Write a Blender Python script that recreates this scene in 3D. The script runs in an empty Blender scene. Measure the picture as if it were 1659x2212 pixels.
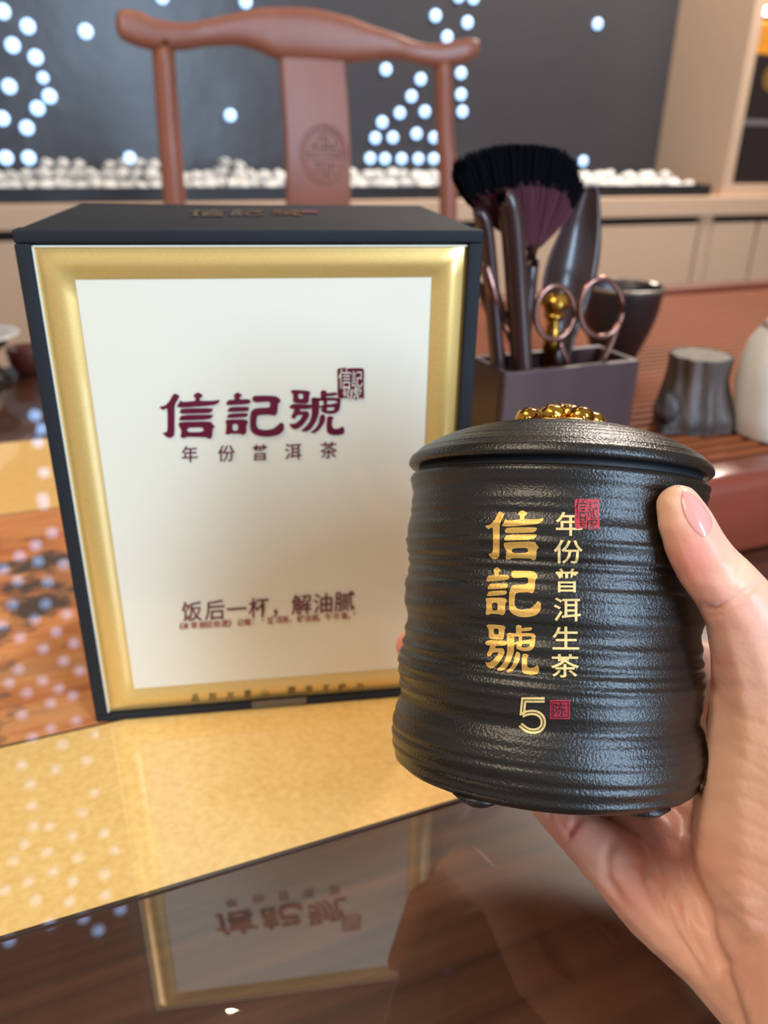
import bpy, bmesh, math, random
import numpy as np
from mathutils import Vector, Matrix, noise
from mathutils.geometry import tessellate_polygon
from mathutils.bvhtree import BVHTree
random.seed(7)
S = bpy.context.scene
COL = S.collection
# ------------------------------------------------------------------ camera (room axes: x along the table, y towards the back wall)
FPX, PITCH, ROLL, PHI = 1720.2, .4396, .0184, math.radians(22.5)
CX, CY, CAMZ = 829.5, 1106.0, 1.0432
def _rz(v):
    return Vector((v[0]*math.cos(PHI)+v[1]*math.sin(PHI), -v[0]*math.sin(PHI)+v[1]*math.cos(PHI), v[2]))
_cp, _sp = math.cos(PITCH), math.sin(PITCH)
FW = _rz((0, _cp, -_sp)); _u = _rz((0, _sp, _cp)); _x = _rz((1, 0, 0))
RT = math.cos(ROLL)*_x + math.sin(ROLL)*_u
UP = -math.sin(ROLL)*_x + math.cos(ROLL)*_u
CAM = Vector((0, 0, CAMZ))
cd = bpy.data.cameras.new('camera'); cam = bpy.data.objects.new('camera', cd); COL.objects.link(cam)
m3 = Matrix((RT, UP, -FW)).transposed()
cam.matrix_world = Matrix.Translation(CAM) @ m3.to_4x4()
cd.sensor_fit = 'VERTICAL'; cd.sensor_height = 24; cd.lens = FPX/2212*24
cd.clip_start = .01; cd.clip_end = 50
cd.dof.use_dof = True; cd.dof.focus_distance = .262; cd.dof.aperture_fstop = cd.lens/3.0
S.camera = cam
# ------------------------------------------------------------------ world and lights
w = bpy.data.worlds.new('world'); S.world = w; w.use_nodes = True
bg = w.node_tree.nodes['Background']; bg.inputs[0].default_value = (.95, .88, .83, 1); bg.inputs[1].default_value = .44
def area(name, loc, target, sx, sy, power, col):
    l = bpy.data.lights.new(name, 'AREA'); l.shape = 'RECTANGLE'; l.size = sx; l.size_y = sy; l.energy = power; l.color = col
    o = bpy.data.objects.new(name, l); COL.objects.link(o); o.location = loc
    o.rotation_euler = (Vector(target)-Vector(loc)).to_track_quat('-Z', 'Y').to_euler(); return o
area('window_light', (.88, -1.75, 1.72), (.16, .23, .95), 0.55, 2.1, 80, (.52, .74, 1))
area('ceiling_panel_light', (-.9, .0, 2.6), (.1, .6, .8), .7, .7, 24, (1, .84, .62))
area('stone_fill_light', (2.2, 2.1, 2.7), (1.0, 2.5, .9), .6, .6, 85, (1, .88, .76))  # added fill that brightens the stones and sideboard, no known ceiling lamp
area('ceiling_spot', (.5, 1.85, 2.7), (.3, .5, .8), .025, .025, 1.2, (1, .80, .5))
area('ceiling_spot', (.18, 1.5, 2.7), (.3, .5, .8), .025, .025, 1.2, (1, .80, .5))
S.view_settings.view_transform = 'Standard'; S.view_settings.look = 'None'
S.view_settings.gamma = 1; S.view_settings.use_curve_mapping = False; S.view_settings.exposure = 0.08
# ------------------------------------------------------------------ helpers
def ray(px, py): return FW + RT*((px-CX)/FPX) - UP*((py-CY)/FPX)
def atd(px, py, d): return CAM + ray(px, py)*d
def atz(px, py, z): r = ray(px, py); return CAM + r*((z-CAMZ)/r.z)
def aty(px, py, y): r = ray(px, py); return CAM + r*(y/r.y)
def atx(px, py, x): r = ray(px, py); return CAM + r*(x/r.x)
def toscr(P):
    q = P-CAM; z = q.dot(FW); return CX+FPX*q.dot(RT)/z, CY-FPX*q.dot(UP)/z
def L(r, g, b): # sRGB 0-255 to linear
    f = lambda c: (c/255/12.92) if c/255 <= .04045 else ((c/255+.055)/1.055)**2.4
    return (f(r), f(g), f(b), 1)
def mat(name, col, rough=.5, metal=0, bump=None, coat=0, sss=0, emit=None, noise_col=None, spec=.5, coat_rough=.03, coat_ior=1.5):
    m = bpy.data.materials.new(name); m.use_nodes = True; nt = m.node_tree; b = nt.nodes['Principled BSDF']
    b.inputs['Base Color'].default_value = col; b.inputs['Roughness'].default_value = rough; b.inputs['Metallic'].default_value = metal
    b.inputs['Coat IOR'].default_value = coat_ior; b.inputs['Coat Weight'].default_value = coat; b.inputs['Coat Roughness'].default_value = coat_rough; b.inputs['Specular IOR Level'].default_value = spec
    if sss:
        b.inputs['Subsurface Weight'].default_value = sss; b.inputs['Subsurface Radius'].default_value = (1, .35, .2); b.inputs['Subsurface Scale'].default_value = .006
    if emit: b.inputs['Emission Color'].default_value = emit[0]; b.inputs['Emission Strength'].default_value = emit[1]
    tc = nt.nodes.new('ShaderNodeTexCoord')
    def nz(scale, detail, stretch=(1, 1, 1), rot=(0, 0, 0)):
        mp = nt.nodes.new('ShaderNodeMapping'); mp.inputs['Scale'].default_value = stretch; mp.inputs['Rotation'].default_value = rot
        n = nt.nodes.new('ShaderNodeTexNoise'); n.inputs['Scale'].default_value = scale; n.inputs['Detail'].default_value = detail
        nt.links.new(tc.outputs['Object'], mp.inputs[0]); nt.links.new(mp.outputs[0], n.inputs[0]); return n
    if noise_col: # (col2, scale, stretch[, rot])
        n = nz(noise_col[1], 5, noise_col[2], noise_col[3] if len(noise_col) > 3 else (0, 0, 0))
        rp = nt.nodes.new('ShaderNodeValToRGB'); rp.color_ramp.elements[0].position = .3; rp.color_ramp.elements[1].position = .7
        rp.color_ramp.elements[0].color = col; rp.color_ramp.elements[1].color = noise_col[0]
        nt.links.new(n.outputs[0], rp.inputs[0]); nt.links.new(rp.outputs[0], b.inputs['Base Color'])
    if bump: # (scale, strength, distance[, stretch])
        n = nz(bump[0], 3, bump[3] if len(bump) > 3 else (1, 1, 1)); bp = nt.nodes.new('ShaderNodeBump')
        bp.inputs['Strength'].default_value = bump[1]; bp.inputs['Distance'].default_value = bump[2]
        nt.links.new(n.outputs[0], bp.inputs['Height']); nt.links.new(bp.outputs[0], b.inputs['Normal'])
    return m
def tag(o, label=None, cat=None, group=None, kind=None):
    if label: o['label'] = label
    if cat: o['category'] = cat
    if group: o['group'] = group
    if kind: o['kind'] = kind
    return o
def thing(name, loc, label, cat, group=None):
    o = bpy.data.objects.new(name, None); o.empty_display_size = .02; COL.objects.link(o); o.location = loc
    bpy.context.view_layer.update(); return tag(o, label, cat, group)
def put(name, me, m, parent=None, smooth=True):
    """me: bmesh or mesh in world coordinates"""
    if isinstance(me, bmesh.types.BMesh):
        bm = me; me = bpy.data.meshes.new(name); bm.to_mesh(me); bm.free()
    o = bpy.data.objects.new(name, me); COL.objects.link(o)
    if m and not me.materials: me.materials.append(m)
    if smooth:
        for p in me.polygons: p.use_smooth = True
    if parent:
        top = parent; off = Vector()
        while top: off += top.location; top = top.parent
        me.transform(Matrix.Translation(-off)); o.parent = parent
    else: # origin at the base centre
        vs = [v.co for v in me.vertices]
        c = Vector(((min(v.x for v in vs)+max(v.x for v in vs))/2, (min(v.y for v in vs)+max(v.y for v in vs))/2, min(v.z for v in vs)))
        me.transform(Matrix.Translation(-c)); o.location = c
    return o
def box(bm, x0, x1, y0, y1, z0, z1, bev=0, rot=0, seg=2):
    r = bmesh.ops.create_cube(bm, size=1); vs = r['verts']
    c = Vector(((x0+x1)/2, (y0+y1)/2, (z0+z1)/2))
    bmesh.ops.scale(bm, vec=(abs(x1-x0), abs(y1-y0), abs(z1-z0)), verts=vs)
    if rot: bmesh.ops.rotate(bm, cent=(0, 0, 0), matrix=Matrix.Rotation(rot, 3, 'Z'), verts=vs)
    bmesh.ops.translate(bm, vec=c, verts=vs)
    if bev:
        es = list({e for v in vs for e in v.link_edges}); bmesh.ops.bevel(bm, geom=es, offset=bev, segments=seg, affect='EDGES', profile=.5)
    return bm
def bx(*a, **k): return box(bmesh.new(), *a, **k)
def frame_from(d):
    d = d.normalized(); a = Vector((0, 0, 1)) if abs(d.z) < .9 else Vector((1, 0, 0))
    s = d.cross(a).normalized(); return s, s.cross(d).normalized()
def tube(bm, pts, rad, n=12, closed=False, flat=1.0, side=None):
    pts = [Vector(p) for p in pts]; N = len(pts); rs = rad if isinstance(rad, (list, tuple)) else [rad]*N
    rings = []; prev = None
    for i, p in enumerate(pts):
        if closed: d = pts[(i+1) % N]-pts[i-1]
        else: d = pts[min(i+1, N-1)]-pts[max(i-1, 0)]
        d.normalize()
        if prev is None: s, t = frame_from(d) if side is None else (side, d.cross(side).normalized())
        else: s = (prev - d*prev.dot(d)).normalized(); t = d.cross(s).normalized()
        prev = s
        rings.append([bm.verts.new(p + (s*math.cos(2*math.pi*k/n)+t*math.sin(2*math.pi*k/n)*flat)*rs[i]) for k in range(n)])
    for i in range(N if closed else N-1):
        A, B = rings[i], rings[(i+1) % N]
        for k in range(n): bm.faces.new((A[k], A[(k+1) % n], B[(k+1) % n], B[k]))
    if not closed:
        bm.faces.new(rings[0][::-1]); bm.faces.new(rings[-1])
    bmesh.ops.recalc_face_normals(bm, faces=bm.faces[:]); return bm
def smoothpath(pts, k=6):
    pts = [Vector(p) for p in pts]; out = []
    for i in range(len(pts)-1):
        p0 = pts[max(i-1, 0)]; p1 = pts[i]; p2 = pts[i+1]; p3 = pts[min(i+2, len(pts)-1)]
        for j in range(k):
            t = j/k; out.append(.5*((2*p1)+(p2-p0)*t+(2*p0-5*p1+4*p2-p3)*t*t+(3*p1-p0-3*p2+p3)*t**3))
    out.append(pts[-1]); return out
def lathe(bm, prof, org=Vector((0, 0, 0)), ax=Vector((0, 0, 1)), n=48, s=None, fn=None):
    """prof: list of (r, t) bottom to top; closes at r=0 ends"""
    if s is None: s, _ = frame_from(ax)
    t2 = ax.cross(s).normalized(); rings = []
    for (r, t) in prof:
        if r < 1e-6: rings.append([bm.verts.new(org+ax*t)]); continue
        ring = []
        for k in range(n):
            a = 2*math.pi*k/n; rr = r + (fn(a, t, r) if fn else 0)
            ring.append(bm.verts.new(org+ax*t+(s*math.cos(a)+t2*math.sin(a))*rr))
        rings.append(ring)
    for A, B in zip(rings, rings[1:]):
        if len(A) == 1 and len(B) == 1: continue
        for k in range(n):
            k2 = (k+1) % n
            if len(A) == 1: bm.faces.new((A[0], B[k2], B[k]))
            elif len(B) == 1: bm.faces.new((A[k], A[k2], B[0]))
            else: bm.faces.new((A[k], A[k2], B[k2], B[k]))
    bmesh.ops.recalc_face_normals(bm, faces=bm.faces[:]); return bm
def interp(tab, x):
    return float(np.interp(x, [a for a, _ in tab], [b for _, b in tab]))
def cat1(tab, x): # smooth interpolation
    xs = [a for a, _ in tab]
    if x <= xs[0]: return tab[0][1]
    if x >= xs[-1]: return tab[-1][1]
    i = max(k for k in range(len(xs)) if xs[k] <= x); i = min(i, len(xs)-2)
    t = (x-xs[i])/(xs[i+1]-xs[i]); t = t*t*(3-2*t); return tab[i][1]*(1-t)+tab[i+1][1]*t
# ------------------------------------------------------------------ materials
M = {}
M['panel'] = mat('dark_wall_panel', L(56, 55, 60), .32, spec=.6, bump=(6, .15, .02))
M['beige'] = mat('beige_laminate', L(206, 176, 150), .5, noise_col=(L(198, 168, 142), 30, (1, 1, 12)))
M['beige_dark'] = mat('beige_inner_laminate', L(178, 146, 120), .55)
M['gap'] = mat('shadow_gap_lining', L(40, 32, 28), .8)
M['trough'] = mat('black_trough_metal', L(30, 30, 36), .4)
M['stone'] = mat('white_stone', L(246, 243, 238), .6, bump=(60, .5, .004))
M['led'] = mat('star_light_glow', L(200, 225, 255), .4, emit=((.36, .60, 1, 1), 2.6))
M['led_core'] = mat('star_light_core', L(120, 140, 190), .3, emit=((.3, .42, .8, 1), 1.0))
M['rose'] = mat('rosewood', L(150, 92, 70), .42, noise_col=(L(136, 78, 58), 18, (1, 1, .12)), coat=.12, coat_rough=.25)
M['slat'] = mat('tray_rosewood', L(148, 82, 48), .6, noise_col=(L(122, 62, 36), 14, (.12, 2, 2)), spec=.15)
M['rail'] = mat('polished_red_rail', L(140, 62, 40), .3, noise_col=(L(118, 46, 28), 10, (.12, 2, 2)), coat=.5, coat_rough=.15)
M['slat_dark'] = mat('tray_edge_wood', L(110, 44, 30), .3, noise_col=(L(136, 62, 40), 12, (.15, 2, 2)), coat=.5, coat_rough=.12)
M['table'] = mat('brown_table_veneer', L(84, 50, 30), .4, noise_col=(L(48, 26, 14), 60, (.04, 1.6, 1)), coat=1, coat_rough=.012, coat_ior=2.0)
M['mat_gold'] = mat('gold_silk_border', L(232, 184, 104), .55, noise_col=(L(246, 204, 126), 260, (1, 1, 1)), coat=.8, coat_rough=.012, coat_ior=2.0)
M['mat_line'] = mat('dark_mat_piping', L(60, 40, 26), .5, coat=.8, coat_rough=.012, coat_ior=2.0)
M['cloth'] = mat('black_book_cloth', L(24, 27, 33), .75, bump=(1500, .5, .0004), spec=.35)
M['gold_frame'] = mat('satin_gold_foil_card', L(216, 176, 100), .36, metal=.4, noise_col=(L(224, 186, 112), 900, (1, 1, 1)), coat=.6, coat_rough=.08)
M['cream'] = mat('cream_card_under_film', L(226, 218, 198), .5, coat=.9, coat_rough=.05)
M['edge_white'] = mat('white_card_edge', L(245, 236, 214), .5)
M['crimson'] = mat('crimson_foil', L(104, 14, 48), .35, metal=.25, coat=.3)
M['red_ink'] = mat('red_ink', L(150, 44, 44), .5)
M['grey_ink'] = mat('grey_gold_ink', L(104, 82, 40), .5)
M['tape'] = mat('clear_tape', L(140, 124, 104), .25, coat=.5); 
_b = M['tape'].node_tree.nodes['Principled BSDF']; _b.inputs['Alpha'].default_value = .35
M['jar'] = mat('black_glazed_stoneware', L(24, 21, 19), .28, bump=(1250, .42, .0006), spec=.55, noise_col=(L(30, 26, 21), 40, (1, 1, 6)))
M['jar_in'] = mat('dark_unglazed_rim', L(12, 12, 16), .6)
M['jar_gold'] = mat('printed_gold', L(226, 178, 92), .42, metal=.45, noise_col=(L(206, 154, 76), 120, (1, 1, 3)), bump=(1250, .3, .0005))
M['jar_pale'] = mat('printed_pale_gold', L(232, 200, 132), .45, metal=.35, bump=(1250, .3, .0005))
M['jar_red'] = mat('printed_seal_red', L(176, 40, 46), .45, bump=(1250, .3, .0005))
M['jar_dred'] = mat('printed_dark_seal_red', L(150, 24, 48), .45, bump=(1250, .3, .0005))
M['knob'] = mat('polished_gold_metal', L(226, 170, 70), .16, metal=1, noise_col=(L(110, 76, 36), 70, (1, 1, 1)))
M['ebony'] = mat('dark_ebony_wood', L(52, 32, 30), .32, coat=.4, coat_rough=.15, noise_col=(L(68, 44, 40), 20, (1, 1, .1)))
M['holder'] = mat('purple_brown_hardwood', L(78, 50, 46), .4, coat=.3, coat_rough=.2, noise_col=(L(62, 38, 40), 30, (1, 1, .15)))
M['clay'] = mat('black_clay', L(34, 28, 30), .38, spec=.6)
M['stump'] = mat('charred_black_clay_bark', L(92, 76, 68), .5, noise_col=(L(38, 33, 34), 90, (1, 1, .12)), bump=(220, .8, .002, (1, 1, .12)))
M['stump_top'] = mat('stump_cut_face', L(92, 76, 62), .6, noise_col=(L(66, 54, 46), 120, (1, 1, 1)))
M['copper'] = mat('aged_copper_metal', L(150, 108, 96), .26, metal=.9)
M['brass'] = mat('brass_metal', L(214, 164, 76), .24, metal=1)
M['hair_red'] = mat('dark_red_bristle', L(82, 28, 40), .4)
M['hair_black'] = mat('black_bristle', L(5, 5, 8), .9, spec=.1)
M['porcelain'] = mat('white_porcelain', L(236, 232, 226), .18, coat=.5)
M['redclay'] = mat('red_clay', L(92, 38, 28), .4)
M['floor'] = mat('stone_floor', L(150, 140, 130), .4, noise_col=(L(136, 126, 118), 3, (1, 1, 1)))
M['amber'] = mat('amber_lit_shelf_back', L(246, 160, 44), .5)  # amber colour imitates warm light on the shelf back
M['gift_black'] = mat('black_gift_card', L(38, 30, 32), .4)
M['silver'] = mat('silver_band', L(150, 146, 156), .3, metal=.6)
M['strip'] = mat('strip_light_glow', (1, 1, 1, 1), .5, emit=((1, .93, .8, 1), 6))
M['nail'] = mat('thumb_nail', L(228, 158, 148), .26, coat=.5, coat_rough=.15, sss=.25)
# skin: base colour varies by a painted attribute (pinker finger pads, paler palm, painted highlight at the thumb tip)
m = mat('skin', L(222, 160, 130), .46, sss=.35, bump=(520, .22, .0006)); nt = m.node_tree
at = nt.nodes.new('ShaderNodeAttribute'); at.attribute_name = 'skin'; nt.links.new(at.outputs['Color'], nt.nodes['Principled BSDF'].inputs['Base Color']); M['skin'] = m
# picture of the table mat: orange landscape with dark pines, flat print
m = mat('landscape_print', L(214, 134, 66), .5, coat=.8, coat_rough=.012, coat_ior=2.0); nt = m.node_tree; N = nt.nodes; K = nt.links
tc = N.new('ShaderNodeTexCoord'); bs = N['Principled BSDF']
def _noise(scale, stretch, rot, det=6):
    mp = N.new('ShaderNodeMapping'); mp.inputs['Scale'].default_value = stretch; mp.inputs['Rotation'].default_value = (0, 0, rot)
    n = N.new('ShaderNodeTexNoise'); n.inputs['Scale'].default_value = scale; n.inputs['Detail'].default_value = det; n.inputs['Roughness'].default_value = .65
    K.new(tc.outputs['Object'], mp.inputs[0]); K.new(mp.outputs[0], n.inputs[0]); return n
def _ramp(src, stops):
    r = N.new('ShaderNodeValToRGB'); e = r.color_ramp.elements
    while len(e) < len(stops): e.new(.5)
    for el, (p, c) in zip(e, stops): el.position = p; el.color = c
    K.new(src.outputs[0], r.inputs[0]); return r
ra = _ramp(_noise(13, (.35, 2.2, 1), .35), [(.25, L(140, 84, 52)), (.42, L(196, 116, 64)), (.55, L(222, 150, 90)), (.72, L(176, 124, 84))])
rb = _ramp(_noise(9, (1, 1.4, 1), .1, 9), [(.44, (0, 0, 0, 1)), (.36, (1, 1, 1, 1))]); rb.color_ramp.elements[0].position = .42; rb.color_ramp.elements[0].color = (1, 1, 1, 1); rb.color_ramp.elements[1].position = .50; rb.color_ramp.elements[1].color = (0, 0, 0, 1)
mx = N.new('ShaderNodeMix'); mx.data_type = 'RGBA'; K.new(rb.outputs[0], mx.inputs['Factor']); K.new(ra.outputs[0], mx.inputs['A']); mx.inputs['B'].default_value = L(84, 70, 62)
K.new(mx.outputs['Result'], bs.inputs['Base Color']); M['picture'] = m
# ------------------------------------------------------------------ room shell
ZT = .75
tag(put('floor', bx(-3, 5, -2.5, 3.1, -.05, 0), M['floor'], smooth=False), kind='structure')
tag(put('wall_back', bx(-3, 2.372, 2.88, 2.96, 0, 3.0), M['panel'], smooth=False), kind='structure')
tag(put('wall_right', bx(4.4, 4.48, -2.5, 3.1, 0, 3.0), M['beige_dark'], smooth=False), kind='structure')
tag(put('ceiling', bx(-3, 4.4, 1.1, 3.1, 3.0, 3.06), mat('dark_ceiling_panel', L(104, 88, 76), .6), smooth=False), kind='structure')
# sideboard under the wall
sb = thing('sideboard', (0, 2.6, 0), 'long beige laminate sideboard with flat doors below the dark wall', 'cabinet')
YF = 2.46
put('carcass', bx(-2.6, 4.2, YF+.03, 2.87, .06, .80), M['gap'], sb, False)
put('worktop', bx(-2.6, 4.2, YF-.005, 2.875, .800, .865, .003), M['beige'], sb, False)
put('plinth', bx(-2.6, 4.2, YF+.05, 2.85, 0, .06), M['gap'], sb, False)
gx = [2.275 - .52*k for k in range(10)][::-1] + [2.33, 2.56, 2.79, 3.02, 3.25, 3.48, 3.71, 3.94]
for a0, a1 in zip(gx, gx[1:]):
    if a1-a0 < .1: put('stile', bx(a0, a1, YF+.004, YF+.03, .065, .80, .001), M['beige'], sb, False); continue
    put('door', bx(a0+.004, a1-.012, YF, YF+.022, .07, .772, .003), M['beige'], sb, False)
# stone trough and stones
tr = thing('stone_trough', (1, 2.67, .865), 'low black planter trough filled with white stones on the sideboard', 'trough')
b = bmesh.new(); box(b, -2.5, 2.33, 2.50, 2.515, .865, .905, .002); put('front_panel', b, M['trough'], tr, False)
put('tray_bed', bx(-2.5, 2.33, 2.515, 2.86, .865, .885), M['trough'], tr, False)
put('end_panel', bx(2.315, 2.33, 2.515, 2.86, .8851, .905), M['trough'], tr, False)
stones = []
for v in range(5):
    b = bmesh.new(); bmesh.ops.create_icosphere(b, subdivisions=2, radius=.5)
    for q in b.verts:
        q.co *= 1+.45*noise.noise(q.co*2.3+Vector((v*7, 0, 0))); q.co.z *= .72
    me = bpy.data.meshes.new('stone'); b.to_mesh(me); b.free(); me.materials.append(M['stone'])
    for p in me.polygons: p.use_smooth = False
    stones.append(me)
def stone(x, y, z, s):
    o = bpy.data.objects.new('white_stone', random.choice(stones)); COL.objects.link(o); o.location = (x, y, z)
    o.scale = (s, s*random.uniform(.8, 1.1), s*random.uniform(.8, 1.15)); o.rotation_euler = (0, 0, random.uniform(0, 6.28))
    tag(o, 'small rough white stone in the black trough along the wall', 'stone', 'white stones in the trough')
x = -.35
while x < 2.28:
    hump = 1+.8*math.exp(-((x-.535)/.035)**2)+.35*math.sin(x*9)+.25*math.sin(x*23+1)
    fade = min(1, (2.36-x)/.35); hump = max(.6, hump)*fade
    for r, yy in enumerate((2.56, 2.62, 2.69)):
        stone(x+random.uniform(-.01, .01), yy+random.uniform(-.012, .012), .903+.004*r, .045)
    if hump > .5: stone(x, 2.6+random.uniform(-.02, .03), .922+.012*hump, .044)
    if hump > 1.15: stone(x+.01, 2.61, .934+.022*hump, .034)
    x += .042
# star lights on the wall
YW = 2.879
led_m = bpy.data.meshes.new('star_light'); b = bmesh.new(); lathe(b, [(.0, .0), (.0185, .0), (.0185, .006), (.014, .011), (.008, .0125)], ax=Vector((0, -1, 0)), n=20); b.to_mesh(led_m); b.free(); led_m.materials.append(M['led'])
core_m = bpy.data.meshes.new('lens'); b = bmesh.new(); lathe(b, [(.0, .0), (.007, .0), (.0068, .003), (.0, .0045)], ax=Vector((0, -1, 0)), n=14); b.to_mesh(core_m); b.free(); core_m.materials.append(M['led_core'])
for me in (led_m, core_m):
    for p in me.polygons: p.use_smooth = True
def led(P, lab, grp, s=1, up=False):
    o = bpy.data.objects.new('star_light', None); COL.objects.link(o); o.location = (P.x, YW, P.z); o.scale = (s, s, s)
    if up: o.location = (P.x, P.y, 2.9995); o.rotation_euler = (math.pi/2, 0, 0)
    h = bpy.data.objects.new('housing', led_m); COL.objects.link(h); h.parent = o
    c = bpy.data.objects.new('lens', core_m); COL.objects.link(c); c.parent = o; c.location = (0, -.0115, 0)
    tag(o, lab, 'wall light', grp)
for q, wh in [((6, 25), 'topmost one, cut by the left picture edge'), ((60, 57), 'second from the top'), ((27, 98), 'third from the top, near the picture edge'), ((77, 124), 'fourth from the top'),
              ((93, 168, .75), 'the small one of the chain'), ((20, 187), 'sixth from the top, near the picture edge'), ((107, 208), 'the one farthest right in the chain'), ((81, 234), 'touching its upper right neighbour'),
              ((5, 256), 'cut by the picture edge at half height'), ((58, 276), 'third from the bottom'), ((13, 341), 'left one of the two just above the stones'), ((62, 341), 'right one of the two just above the stones')]:
    led(aty(q[0], q[1], YW), 'bluish star light left of chair, '+wh, 'star lights left of the chair', q[2] if len(q) > 2 else 1)
led(aty(185, 68, YW), 'lone bluish white star light just left of the chair crest rail', 'star lights left of the chair')
for q, wh in [((833, 150), 'alone at the top left'), ((908, 171), 'highest beside the post'), ((888, 208), 'second highest on the diagonal'), ((863, 244), 'left of the pair in the third row'), ((917, 241), 'right of the pair in the third row'),
              ((825, 264), 'at the left of the fourth row'), ((810, 298), 'leftmost of the row above the bottom'), ((848, 297), 'second in the row above the bottom'), ((899, 289), 'third in the row above the bottom'), ((937, 297), 'partly behind the post, above the bottom row'),
              ((799, 342), 'leftmost of the bottom row'), ((831, 343), 'second of the bottom row'), ((867, 343), 'middle of the bottom row'), ((903, 343), 'fourth of the bottom row'), ((936, 343), 'last of the bottom row, by the post')]:
    led(aty(q[0], q[1], YW), 'star light in triangle behind chair, '+wh, 'star light triangle behind the chair', .9)
for q, lab in [((350, -6), 'bluish star light above the left of the chair crest rail'), ((530, 4), 'bluish star light above the middle left of the crest rail'),
               ((280, 341), 'small bluish star light above the stones left of the left chair post'), ((497, 249), 'lone star light between the left chair post and splat'),
               ((940, 34), 'left star light of the upper pair above the right end of the crest rail'), ((1009, 49), 'right star light of the upper pair above the right end of the crest rail'),
               ((965, 80), 'star light touching the crest rail near its right end'), ((990, -8), 'star light cut by the picture top, left of a pair'), ((1022, -4), 'star light cut by the picture top, right of a pair'),
               ((995, 158), 'topmost of three star lights in a column right of the chair post'), ((995, 204), 'middle of three star lights in a column right of the chair post'), ((998, 241), 'lowest of three star lights in a column right of the chair post'),
               ((1290, 52), 'lone star light high on the bare right part of the dark wall'), ((1259, 348), 'low star light just above the stones right of the brush')]:
    led(aty(q[0], q[1], YW), lab, 'single star lights around the chair', .9)
# those higher up, which the photograph shows mirrored in the polished table
for q in [(112, 1150), (77, 1177), (42, 1200), (82, 1212), (7, 1229), (38, 1254), (103, 1256), (137, 1218), (27, 1305), (98, 1304), (75, 1337), (4, 1350), (144, 1326), (121, 1364), (43, 1377), (159, 1389), (93, 1401), (137, 1427), (40, 1445), (172, 1448), (92, 1470), (127, 1487), (157, 1502), (58, 1496), (19, 1475), (109, 1518), (47, 1543), (164, 1556), (110, 1573), (70, 1592), (135, 1608), (47, 1652), (120, 1662), (186, 1643), (208, 1585),
          (65, 1693), (136, 1711), (205, 1713), (69, 1742), (177, 1757), (72, 1785), (108, 1786), (157, 1808), (225, 1802), (53, 1824), (102, 1842), (168, 1854), (250, 1838), (30, 1860), (115, 1884), (228, 1890), (62, 1906), (157, 1906), (10, 1925), (77, 1946), (150, 1950), (228, 1936), (180, 1984), (260, 1965), (108, 1995), (212, 2010), (20, 2033), (94, 1088), (92, 1075), (95, 1020), (82, 955), (88, 925), (75, 895)]:
    P = atz(q[0], q[1], ZT+.001); r = ray(*q); r = Vector((r.x, r.y, -r.z)); P = P+r*((YW-P.y)/r.y)
    if P.z > 2.95:
        P = atz(q[0], q[1], ZT+.001); P = P+r*((3.0-P.z)/r.z)
        if P.z > 0 and P.y < 2.86: led(P, 'bluish star light set in the ceiling, seen mirrored in the table', 'star lights in the ceiling', 1, True)
    else: led(P, 'bluish star light high on the dark wall, seen mirrored in the table', 'star lights high on the wall')
# tall shelf unit, right
sh = thing('shelf_unit', (3.2, 2.7, .865), 'tall beige open shelf unit standing on the sideboard at right', 'shelf')
put('side_panel', bx(2.372, 2.415, 2.49, 2.96, .8655, 3.0, .002), M['beige'], sh, False)
put('side_panel', bx(4.05, 4.10, 2.49, 2.96, .8655, 3.0, .002), M['beige'], sh, False)
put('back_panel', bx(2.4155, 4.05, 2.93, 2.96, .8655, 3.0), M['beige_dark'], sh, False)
put('shelf_board', bx(2.4155, 4.049, 2.49, 2.929, .8655, .905, .002), M['beige'], sh, False)
put('shelf_board', bx(2.4155, 4.049, 2.49, 2.929, 1.475, 1.51, .002), M['beige'], sh, False)
put('shelf_board', bx(2.4155, 4.049, 2.49, 2.929, 2.1, 2.135, .002), M['beige'], sh, False)
put('strip_light', bx(2.44, 4.0, 2.5, 2.53, 1.452, 1.475, .004), M['strip'], sh, False)
g = thing('gift_box', (2.6, 2.7, .905), 'black gift box with a silver lid band, lower of the two on the shelf', 'box')
put('box_body', bx(2.425, 2.82, 2.52, 2.80,   .9055, 1.105, .003), M['gift_black'], g, False)
put('lid_band', bx(2.4245, 2.8205, 2.5195, 2.8005, 1.1055, 1.125, .002), M['silver'], g, False)
g = thing('gift_box', (2.6, 2.7, 1.1255), 'black gift box with a gold emblem, upper of the two on the shelf', 'box')
put('box_body', bx(2.445, 2.84, 2.53, 2.81, 1.1260, 1.335, .003), M['gift_black'], g, False)
b = bmesh.new(); lathe(b, [(0, 0), (.045, 0), (.045, .001), (0, .001)], org=Vector((2.55, 2.5298, 1.262)), ax=Vector((0, -1, 0)), n=24)
put('gold_emblem', b, mat('emblem_gold', L(150, 116, 60), .4, metal=.5), g, False)
g = thing('gift_box', (2.6, 2.7, 1.3355), 'amber orange block painted as the lit shelf back under the strip light', 'box')  # added block, coloured like the warmly lit back of the shelf
put('box_body', bx(2.43, 2.86, 2.54, 2.82, 1.3360, 1.415, .003), M['amber'], g, False)
put('lid', bx(2.427, 2.863, 2.537, 2.823, 1.4155, 1.437, .003), M['amber'], g, False)
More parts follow.
